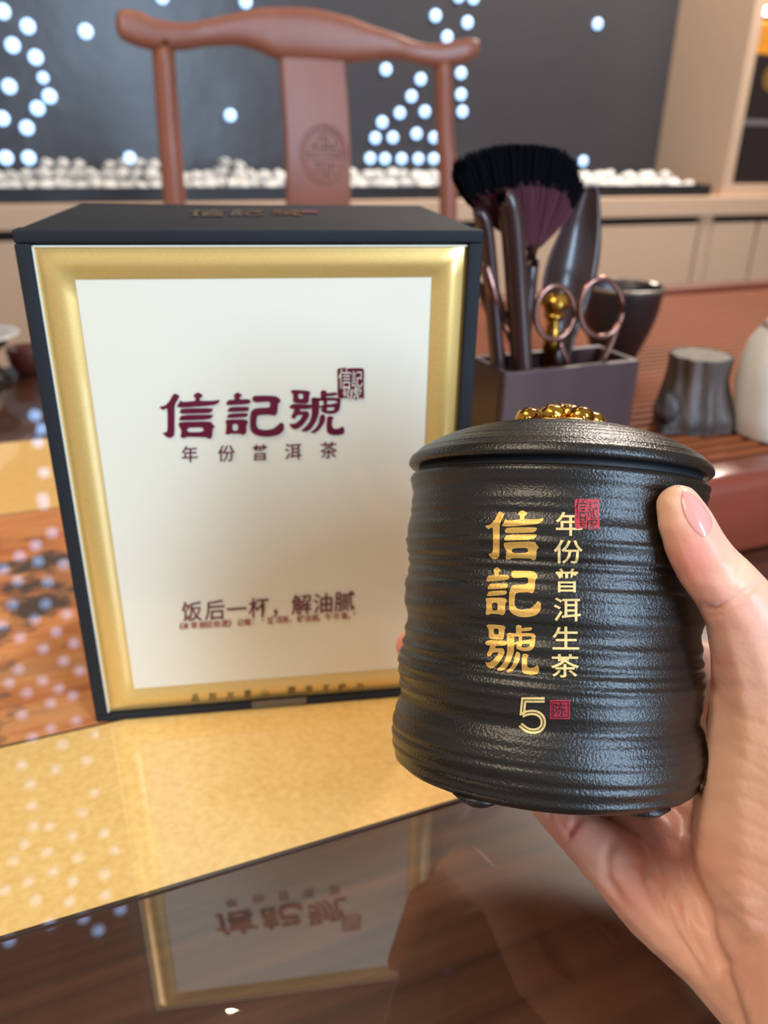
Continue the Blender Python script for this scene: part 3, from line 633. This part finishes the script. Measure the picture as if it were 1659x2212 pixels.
hand = put('hand', me, None, None, True); tag(hand, 'right hand of a person holding the black tea jar, thumb in front', 'hand')
# nail
nail_o = [(1473,1052),(1496,1064),(1518,1086),(1534,1110),(1542,1130),(1539,1148),(1523,1166),(1505,1156),(1487,1134),(1475,1112),(1469,1090),(1468,1068)]
nc = Vector((sum(p[0] for p in nail_o)/12, sum(p[1] for p in nail_o)/12, 0)); bm = bmesh.new(); rings = []
npts = [tuple(v) for v in smoothpath([(x, y, 0) for x, y in nail_o]+[(nail_o[0][0], nail_o[0][1], 0)], 4)[:-1]]
for k in range(9):
    s = 1-k/8; ring = []
    for p in npts:
        q = nc.lerp(Vector(p), s) if s > 0 else nc; r = ray(q.x, q.y).normalized(); hit = tree.ray_cast(CAM, r)
        off = -.0005 if k == 0 else (.00005+.0005*(1-s*s))
        P = hit[0]; ring.append(bm.verts.new(P+hit[1]*off))
        if s <= 0: break
    rings.append(ring)
for A, B in zip(rings, rings[1:]):
    n = len(A)
    for k in range(n):
        if len(B) == 1: bm.faces.new((A[k], A[(k+1) % n], B[0]))
        else: bm.faces.new((A[k], A[(k+1) % n], B[(k+1) % n], B[k]))
for f in bm.faces:
    f.normal_update()
    if f.normal.dot(FW) > 0: f.normal_flip()
nl = put('thumb_nail', bm, M['nail'], hand)
# ------------------------------------------------------------------ chair (yoke back)
YC = 1.30
ch = thing('yoke_back_chair', (.42, 1.1, 0), 'reddish rosewood yoke back chair with carved splat beyond the table', 'chair')
st = [(249,46,66),(254,32,80),(264,22,90),(300,24,104),(345,42,110),(400,48,108),(450,40,100),(520,24,98),(570,14,112),(610,12,128),(680,14,133),(750,30,136),(800,50,132),(850,68,127),(900,88,136),(940,94,146),(985,86,142),(1015,84,130),(1024,92,122),(1028,100,112)]
A = []
for x_, t_, b_ in st:
    p0 = aty(x_, t_, YC); p1 = aty(x_, b_, YC); A.append(((p0.x+p1.x)/2, (p0.z+p1.z)/2, abs(p0.z-p1.z)/2))
bm = bmesh.new(); rings = []
sp = smoothpath([(a[0], a[1], a[2]) for a in A], 5)
for v in sp:
    bow = .03*(1-((v.x-.407)/.28)**2); dep = min(.017, max(.004, v.z*1.0)); ring = []
    for k in range(20):
        an = 2*math.pi*k/20; cs, sn = math.cos(an), math.sin(an); e = .75
        ring.append(bm.verts.new((v.x, YC+bow-.01+dep*math.copysign(abs(cs)**e, cs), v.y+v.z*math.copysign(abs(sn)**e, sn))))
    rings.append(ring)
for Ar, Br in zip(rings, rings[1:]):
    for k in range(20): bm.faces.new((Ar[k], Ar[(k+1) % 20], Br[(k+1) % 20], Br[k]))
bm.faces.new(rings[0]); bm.faces.new(rings[-1][::-1]); bmesh.ops.recalc_face_normals(bm, faces=bm.faces[:])
put('crest_rail', bm, M['rose'], ch)
def post(p, q, r0, r1):
    a, b_ = aty(p[0], p[1], YC+.0), aty(q[0], q[1], YC+.0); d = (b_-a)/(a.z-b_.z); base_ = b_+d*(b_.z-.47); base_.x = b_.x+(base_.x-b_.x)*.5
    foot = Vector((base_.x, YC+.01, 0)); return tube(bmesh.new(), smoothpath([a, a.lerp(b_, .5)+Vector((0, .004, 0)), b_, base_, foot], 6), [r0+(r1-r0)*min(1, i/12) for i in range(25)], 16)
put('back_post', post((351, 86), (378, 440), .0155, .0165), M['rose'], ch)
put('back_post', post((957, 118), (968, 440), .0140, .0150), M['rose'], ch)
bm = bmesh.new(); pl, pr, bl, br = aty(611, 120, YC), aty(751, 125, YC), aty(620, 440, YC), aty(758, 440, YC); rows = []
for i in range(25):
    t = i/24*1.55; z = pl.z+(bl.z-pl.z)*t
    if z < .48: z = .48
    xl, xr = pl.x+(bl.x-pl.x)*min(t, 1), pr.x+(br.x-pr.x)*min(t, 1); yy = YC+.016-.016*math.sin(t*2.2)
    rows.append([bm.verts.new((xx, yy+dy, z)) for xx, dy in ((xl, -.002), (xl+.003, -.006), (xr-.003, -.006), (xr, -.002), (xr, .006), (xl, .006))])
for Ar, Br in zip(rows, rows[1:]):
    for k in range(6): bm.faces.new((Ar[k], Ar[(k+1) % 6], Br[(k+1) % 6], Br[k]))
bm.faces.new(rows[0]); bm.faces.new(rows[-1][::-1]); bmesh.ops.recalc_face_normals(bm, faces=bm.faces[:])
spl = put('splat', bm, M['rose'], ch, False)
# carved round longevity medallion
mc = aty(697, 333, YC); ry = .041; rx = .037; ty = YC-.0005
tt = (mc.z-pl.z)/(bl.z-pl.z); ty = YC+.016-.016*math.sin(tt*2.2)-.0063
bm = bmesh.new()
for kx, kr in ((1.0, .0016), (.82, .0013)):
    tube(bm, [(mc.x+rx*kx*math.cos(2*math.pi*k/40), ty, mc.z+ry*kx*math.sin(2*math.pi*k/40)) for k in range(40)], kr, 6, closed=True)
for (xa, za, xb, zb) in [(-.75, .05, .75, .05), (-.7, -.12, .7, -.12), (0, .12, 0, .7), (-.45, .25, -.15, .6), (.2, .25, .2, .6), (.45, .2, .5, .45), (-.5, -.3, -.1, -.3), (-.3, -.3, -.35, -.6), (.1, -.25, .1, -.75), (.3, -.25, .3, -.6), (.3, -.4, .55, -.35), (-.1, -.3, -.12, -.65), (-.55, .25, .55, .22)]:
    tube(bm, [(mc.x+xa*rx, ty, mc.z+za*ry), (mc.x+xb*rx, ty, mc.z+zb*ry)], .0013, 6)
put('carved_medallion', bm, M['rose'], spl)
put('seat', bx(.14, .68, .86, 1.275, .44, .47, .006), M['rose'], ch, False)
for sx in (.17, .65):
    put('leg', tube(bmesh.new(), [(sx, .88, .4399), (sx, .88, 0)], .016, 14), M['rose'], ch)
    put('stretcher', tube(bmesh.new(), [(sx, .897, .12), (sx, 1.285, .12)], .009, 10), M['rose'], ch)
put('footrest', bx(.187, .633, .87, .89, .14, .16, .003), M['rose'], ch, False)
# ------------------------------------------------------------------ slatted tea tray
ZR = .82
ty_ = thing('tea_tray', (.75, .75, ZT), 'large reddish brown slatted wooden tea tray at right on the table', 'tray')
X0, X1, Y0, Y1 = .236, 1.5, .402, 1.10
put('frame_rail', bx(X0, X1, Y0, .4435, ZT+.0005, ZR, .012, seg=5), M['rail'], ty_)
put('frame_rail', bx(X0, X1, 1.062, Y1, ZT+.0005, ZR+.006, .005, seg=3), M['slat_dark'], ty_)
put('frame_rail', bx(X0, X0+.028, .444, 1.0615, ZT+.0005, ZR, .004), M['slat'], ty_)
put('frame_rail', bx(X1-.03, X1, .444, 1.0615, ZT+.0005, ZR, .004), M['slat'], ty_)
put('tray_bed', bx(X0+.0285, X1-.0305, .444, 1.0615, ZT+.0005, ZR-.012), M['gap'], ty_, False)
pitch = .0145; sm = None; y = .4450; k = 0
while y+pitch < 1.062:
    if sm is None:
        o = put('tray_slat', bx(X0+.029, X1-.031, y, y+pitch-.0058, ZR-.0119, ZR-.0012, .0016, seg=2), M['slat'], ty_, False); sm = o
    else:
        o = sm.copy(); o.location = sm.location+Vector((0, pitch*k, 0)); COL.objects.link(o); o.parent = ty_
    y += pitch; k += 1
ZS = ZR-.0010
# ------------------------------------------------------------------ tool holder and tools
hd = thing('tool_holder', (.334, .485, ZS), 'open purple brown wooden box holding the tea tools', 'holder')
hx0, hx1, hy0, hy1, hz = .2775, .3905, .4595, .5105, .8995; wl = .0055
put('side_wall', bx(hx0, hx1, hy0, hy0+wl, ZS, hz, .0012), M['holder'], hd, False)
put('side_wall', bx(hx0, hx1, hy1-wl, hy1, ZS, hz, .0012), M['holder'], hd, False)
put('end_wall', bx(hx0, hx0+wl, hy0+wl+.0001, hy1-wl-.0001, ZS, hz, .0012), M['holder'], hd, False)
put('end_wall', bx(hx1-wl, hx1, hy0+wl+.0001, hy1-wl-.0001, ZS, hz, .0012), M['holder'], hd, False)
put('floor_panel', bx(hx0+wl+.0001, hx1-wl-.0001, hy0+wl+.0001, hy1-wl-.0001, ZS, ZS+.005), M['holder'], hd, False)
def hpath(pts, k=6): return smoothpath([aty(x_, y_, d) for x_, y_, d in pts], k)
# tea brush
f0 = aty(1148, 560, .490); br_ = thing('tea_brush', (f0.x, f0.y, ZS+.006), 'fan shaped tea brush with black tipped dark red bristles', 'brush')
put('handle', tube(bmesh.new(), smoothpath([(f0.x-.004, .487, ZS+.006), (f0.x-.002, .488, .90), (f0.x, .490, f0.z)], 5), .0055, 14), M['ebony'], br_)
put('ferrule', tube(bmesh.new(), [(f0.x, .490, f0.z-.004), (f0.x-.0006, .490, f0.z+.010)], .0062, 16), M['ebony'], br_)
lft, rgt = aty(985, 385, .490), aty(1250, 405, .490)
def fanpt(s, t, dd): # s -1..1 across, t 0..1 root to tip
    topx = [(-1, 984), (-.8, 1000), (-.5, 1055), (-.2, 1105), (.1, 1145), (.45, 1190), (.75, 1225), (1, 1252)]; topy = [(-1, 388), (-.8, 352), (-.5, 332), (-.2, 321), (.1, 321), (.45, 330), (.75, 352), (1, 412)]
    P = aty(interp(topx, s), interp(topy, s), .490); root = Vector((f0.x+s*.0062, .490, f0.z+.008)); m_ = root.lerp(P, t)
    m_.x += (P.x-root.x)*.16*math.sin(math.pi*t); thick = (.004+.013*t)*math.sqrt(max(0, 1-s*s*.9)); m_.y += dd*thick; return m_
def bristles(t0, t1, n, solid):
    bm = bmesh.new()
    if solid: # dense inner bundle
        n1, n2 = 20, 10; T_ = [t0+(t1-t0)*j/n2 for j in range(n2+1)]
        for dd in (-.8, .8):
            gr_ = [[bm.verts.new(fanpt(-1+2*i/n1, t*.985, dd)) for t in T_] for i in range(n1+1)]
            for i in range(n1):
                for j in range(n2): bm.faces.new((gr_[i][j], gr_[i+1][j], gr_[i+1][j+1], gr_[i][j+1]))
    for _ in range(n):
        s = random.uniform(-1, 1); dd = random.uniform(-1, 1); e = t1*(1+random.uniform(-.05, .05)) if t1 > .9 else t1+random.uniform(-.03, .04)
        pts = [fanpt(s, t0+(e-t0)*j/3, dd) for j in range(4)]; w_ = .00028
        lo = [bm.verts.new(p+Vector((-w_, 0, 0))) for p in pts]; hi = [bm.verts.new(p+Vector((w_, 0, 0))) for p in pts]
        for j in range(3): bm.faces.new((lo[j], hi[j], hi[j+1], lo[j+1]))
    return bm
tag(put('red_bristles', bristles(0, .66, 1800, True), M['hair_red'], br_), kind='stuff')
tag(put('black_bristles', bristles(.64, 1.0, 4200, True), M['hair_black'], br_), kind='stuff')
# tea scoop: broad curved dark leaf
sc = thing('tea_scoop', (.356, .497, ZS+.006), 'broad curved dark wooden tea scoop leaning behind the scissors', 'scoop')
edge = [(404, 1262, 1278), (412, 1246, 1286), (440, 1230, 1290), (500, 1205, 1292), (560, 1180, 1288), (620, 1168, 1276), (680, 1174, 1256), (730, 1184, 1236), (790, 1190, 1222)]
bm = bmesh.new(); rows = []
E_ = smoothpath([(a, b_, c) for a, b_, c in edge], 3)
for j, e in enumerate(E_):
    row_ = []; dep = .494+.006*(1-j/len(E_))
    for i in range(13):
        s = -1+i/6; x_ = (e.y+e.z)/2+s*(e.z-e.y)/2; P = aty(x_, e.x, dep); P.y += .011*(1-s*s)*min(1, (e.z-e.y)/80)-.004; row_.append(P)
    rows.append(row_)
for sd in (0, .0022):
    gr_ = [[bm.verts.new(p+Vector((0, sd, 0))) for p in r_] for r_ in rows]
    for i in range(len(gr_)-1):
        for j in range(12): bm.faces.new((gr_[i][j], gr_[i][j+1], gr_[i+1][j+1], gr_[i+1][j]))
    if sd == 0: g0 = gr_
n = len(g0)
for i in range(n-1):
    for j in (0, 12): bm.faces.new((g0[i][j], g0[i+1][j], gr_[i+1][j], gr_[i][j]))
for i in (0, n-1):
    for j in range(12): bm.faces.new((g0[i][j], g0[i][j+1], gr_[i][j+1], gr_[i][j]))
bmesh.ops.recalc_face_normals(bm, faces=bm.faces[:]); put('scoop_blade', bm, M['ebony'], sc)
b_ = rows[-1][6]; put('scoop_tail', tube(bmesh.new(), [b_+Vector((0, .001, .004)), Vector((b_.x, b_.y, ZS+.006))], .0048, 12), M['ebony'], sc)
# tongs: thick bent handle in front
tg = thing('tea_tongs', (.31, .472, ZS+.006), 'thick curved dark wooden tea tongs standing in front of the brush', 'tongs')
P = hpath([(1082, 424, .470), (1094, 432, .470), (1104, 470, .4705), (1112, 560, .471), (1118, 650, .472), (1124, 740, .4725), (1128, 800, .473)], 6); P.append(Vector((P[-1].x, .473, ZS+.006)))
rad = [.0064+.0026*math.sin(min(1, i/10)*math.pi/2) for i in range(len(P))]
put('tong_arm', tube(bmesh.new(), P, rad, 16, flat=.8), M['ebony'], tg)
P2 = [p+Vector((-.0120, .0100, -.010)) for p in P]; P2[-1].z = ZS+.006; P2[0] = P[0].lerp(P2[0], .4)+Vector((0, .002, .001))
put('tong_arm', tube(bmesh.new(), P2, [r_*.8 for r_ in rad], 14, flat=.7), M['ebony'], tg)
# awl and needle at left
for lab, a0, a1, mm, rr in (('slanting reddish wooden pick left of the tongs, nearer the top', (1046, 572, .478), (1086, 690, .478), M['copper'], .0042), ('thin dark pick behind the slanting reddish one at left', (1036, 610, .490), (1074, 720, .490), M['ebony'], .0034)):
    p0, p1 = aty(*a0), aty(*a1); e = p0+(p1-p0)*1.65; e.z = max(e.z, ZS+.01); e.x = max(e.x, .288)
    t_ = thing('tea_pick', e, lab, 'pick'); put('pick_handle', tube(bmesh.new(), [p0, p0.lerp(p1, .05), p1], [rr*.6, rr, rr], 12), mm, t_)
    put('pick_blade', tube(bmesh.new(), [p1, e], [rr*.7, rr*.35], 10), M['copper'], t_)
# scissors with two loops
scz = thing('tea_scissors', (.365, .48, ZS+.006), 'copper coloured scissors with two oval finger loops upright in holder', 'scissors')
def loop(cx_, cy_, rx_, ry_, d, tilt):
    pts = []
    for k in range(36):
        a = 2*math.pi*k/36; X_, Y_ = rx_*math.cos(a), ry_*math.sin(a); pts.append(aty(cx_+X_*math.cos(tilt)-Y_*math.sin(tilt), cy_+X_*math.sin(tilt)+Y_*math.cos(tilt), d))
    return tube(bmesh.new(), pts, .0021, 10, closed=True)
put('finger_loop', loop(1198, 675, 41, 58, .468, .08), M['copper'], scz)
put('finger_loop', loop(1298, 665, 46, 63, .4735, .05), M['copper'], scz)
put('scissor_arm', tube(bmesh.new(), hpath([(1206, 735, .468), (1224, 780, .469), (1250, 860, .474)], 5), .0022, 10), M['copper'], scz)
put('scissor_arm', tube(bmesh.new(), hpath([(1336, 694, .4735), (1322, 735, .474), (1304, 775, .4745), (1262, 860, .476)], 5), .0024, 10), M['copper'], scz)
for sgn in (-1, 1):
    q = aty(1256, 850, .4755); put('blade', tube(bmesh.new(), [(q.x, q.y+.0018*sgn, q.z), (q.x+.008*sgn, q.y+.0018*sgn, ZS+.012)], [.0032, .001], 8, flat=.4), M['copper'], scz)
# brass knob-ended tamper seen through a loop
tp = aty(1200, 655, .486); tm = thing('tea_tamper', (tp.x, tp.y, ZS+.006), 'brass knobbed tamper seen through the left scissor loop', 'tamper')
bm = bmesh.new(); lathe(bm, [(0, -.005), (.0065, -.0045), (.0108, -.001), (.0105, .003), (.006, .0072), (0, .0085)], tp, UZ, 28); put('knob', bm, M['brass'], tm)
bm = bmesh.new(); lathe(bm, [(.0075, -.0085), (.0045, -.014), (.0055, -.0185), (.006, -.034), (.0045, -.036), (.0035, -(tp.z-ZS-.0065))], tp, UZ, 24); 
lathe(bm, [(.0, -.0055), (.0065, -.0056), (.0075, -.0085)], tp, UZ, 24)
put('stem', bm, M['brass'], tm)
# ------------------------------------------------------------------ bowl, stump, white pot on the tray
def onaxis(px, py_top, y): return aty(px, py_top, y)
rimc = aty(1347, 617, .70); kb = (rimc-CAM).dot(FW)/FPX; R1 = 88*kb; hb = rimc.z-ZS
bm = bmesh.new(); prof = [(0, .0), (R1*.42, .0), (R1*.46, .004), (R1*.60, hb*.22), (R1*.80, hb*.48), (R1*.92, hb*.72), (R1*.95, hb*.88), (R1*1.0, hb*.985), (R1*.99, hb), (R1*.955, hb*.985), (R1*.90, hb*.86), (R1*.86, hb*.66), (R1*.70, hb*.4), (R1*.4, hb*.15), (0, hb*.12)]
lathe(bm, prof, Vector((rimc.x, rimc.y, ZS)), UZ, 64); bo = put('tea_bowl', bm, M['clay'], None); tag(bo, 'rounded black clay tea bowl on the slatted tray behind the tool holder', 'bowl')
bm = bmesh.new(); tube(bm, [(rimc.x+R1*.975*math.cos(k*math.pi/24), rimc.y+R1*.975*math.sin(k*math.pi/24), rimc.z-.0012) for k in range(48)], .0024, 8, closed=True); put('bowl_rim', bm, mat('bronze_rim_glaze', L(104, 84, 70), .3, coat=.5), bo)
sc0 = Vector((.514, .515, ZS)); topc = aty(1523, 764, .515); hs = topc.z-ZS; ks = (topc-CAM).dot(FW)/FPX
def stumpfn(a, t, r):
    u = t/hs; return r*(.07*noise.noise(Vector((math.cos(a)*2.2, math.sin(a)*2.2, u*.8)))+.035*math.sin(a*11+3*u)) + (.010*max(0, 1-u*1.5)*max(0, math.cos(a*3+.9))**2)*(1 if r > .01 else 0)
so = thing('stump_ornament', sc0, 'dark grey tree stump shaped clay tea ornament on the slatted tray', 'ornament')
bm = bmesh.new(); Rs = 66*ks
pr_ = [(0, 0), (Rs*1.05, 0), (Rs*1.15, .003), (Rs*1.2, hs*.18), (Rs*1.1, hs*.35), (Rs*1.0, hs*.55), (Rs*.95, hs*.75), (Rs*.97, hs*.92), (Rs*.98, hs*.985), (Rs*.94, hs)]
pr2 = [tuple(v[:2]) for v in smoothpath([(a, b_, 0) for a, b_ in pr_], 4)]
lathe(bm, pr2, Vector((topc.x-.004, 0.515, ZS)), UZ, 96, fn=stumpfn); put('trunk', bm, M['stump'], so)
bm = bmesh.new(); lathe(bm, [(Rs*.955, hs-.0004), (Rs*.8, hs+.0004), (Rs*.5, hs-.0002), (0, hs)], Vector((topc.x-.004, 0.515, ZS)), UZ, 64); put('cut_face', bm, M['stump_top'], so)
for (px_, py_, r_, s_) in ((1590, 885, .0075, 3), (1442, 880, .0095, 8), (1560, 905, .0085, 5)):
    bm = bmesh.new(); rr = bmesh.ops.create_icosphere(bm, subdivisions=3, radius=r_); c = aty(px_, py_, .505)
    for v in bm.verts:
        d = v.co.copy(); v.co = c+Vector((d.x, d.y, d.z*1.4))*(1+.3*noise.noise(d*160+Vector((s_, 0, 0)))); v.co.z = max(v.co.z, ZS+.0003)
    put('root_knot', bm, M['stump'], so)
pc = atz(1722, 950, ZS); hp = aty(1712, 672, pc.y).z-ZS; kp = (pc-CAM).dot(FW)/FPX; RP = 112*kp
pt = thing('porcelain_pot', (pc.x, pc.y+.03, ZS), 'white porcelain domed tea pot at the right edge on the tray', 'pot')
bm = bmesh.new(); lathe(bm, [(0, 0), (RP*.86, 0), (RP*.90, .002), (RP*.93, hp*.18), (RP*1.0, hp*.40), (RP*.98, hp*.55), (RP*.88, hp*.71), (RP*.74, hp*.80), (RP*.70, hp*.82), (0, hp*.82)], Vector((pc.x, pc.y+.02, ZS)), UZ, 64); put('pot_body', bm, M['porcelain'], pt)
bm = bmesh.new(); lathe(bm, [(0, hp*.825), (RP*.72, hp*.825), (RP*.6, hp*.89), (RP*.35, hp*.94), (RP*.16, hp*.95), (RP*.17, hp*.98), (RP*.12, hp*1.01), (0, hp*1.02)], Vector((pc.x, pc.y+.02, ZS)), UZ, 48); put('pot_lid', bm, M['porcelain'], pt)
# ------------------------------------------------------------------ things at the far left of the table
c0 = Vector((-.105, 1.105, ZT+.0005))
bm = bmesh.new(); lathe(bm, [(0, 0), (.040, 0), (.042, .004), (.034, .012), (.026, .030), (.034, .044), (.044, .050), (.044, .053), (0, .053)], c0, UZ, 40); st_ = put('tea_stand', bm, M['clay'], None); tag(st_, 'dark turned pedestal stand at the left edge of the table', 'stand')
bm = bmesh.new(); lathe(bm, [(0, 0), (.030, 0), (.034, .002), (.060, .009), (.0605, .0105), (.058, .0105), (.032, .0045), (0, .004)], c0+UZ*.0535, UZ, 48); tag(put('saucer', bm, M['porcelain'], None), 'white porcelain saucer on the dark pedestal stand at left', 'saucer')
tc_ = thing('lidded_cup', c0+UZ*.0582, 'white porcelain lidded cup on the saucer at the left edge', 'cup')
bm = bmesh.new(); lathe(bm, [(0, 0), (.018, 0), (.020, .002), (.030, .014), (.034, .030), (.0345, .034), (0, .034)], c0+UZ*.0582, UZ, 40); put('cup_body', bm, M['porcelain'], tc_)
bm = bmesh.new(); lathe(bm, [(0, .0343), (.036, .0343), (.034, .038), (.022, .046), (.010, .049), (.011, .056), (0, .058)], c0+UZ*.0582, UZ, 40); put('cup_lid', bm, M['porcelain'], tc_)
c1 = Vector((-.042, 1.145, ZT+.0005)); bm = bmesh.new(); lathe(bm, [(0, 0), (.016, 0), (.017, .003), (.024, .014), (.026, .030), (.025, .034), (.024, .034), (.022, .016), (0, .010)], c1, UZ, 36); tag(put('clay_cup', bm, M['redclay'], None), 'small dark red clay cup at the left, just behind the gift box edge', 'cup')
c2 = Vector((-.086, 1.052, ZT+.0005)); bm = bmesh.new(); lathe(bm, [(0, 0), (.007, 0), (.0075, .002), (.0035, .006), (.006, .012), (.005, .018), (0, .021)], c2, UZ, 24); tag(put('brass_figurine', bm, M['brass'], None), 'tiny brass ornament in front of the dark stand at left', 'ornament')
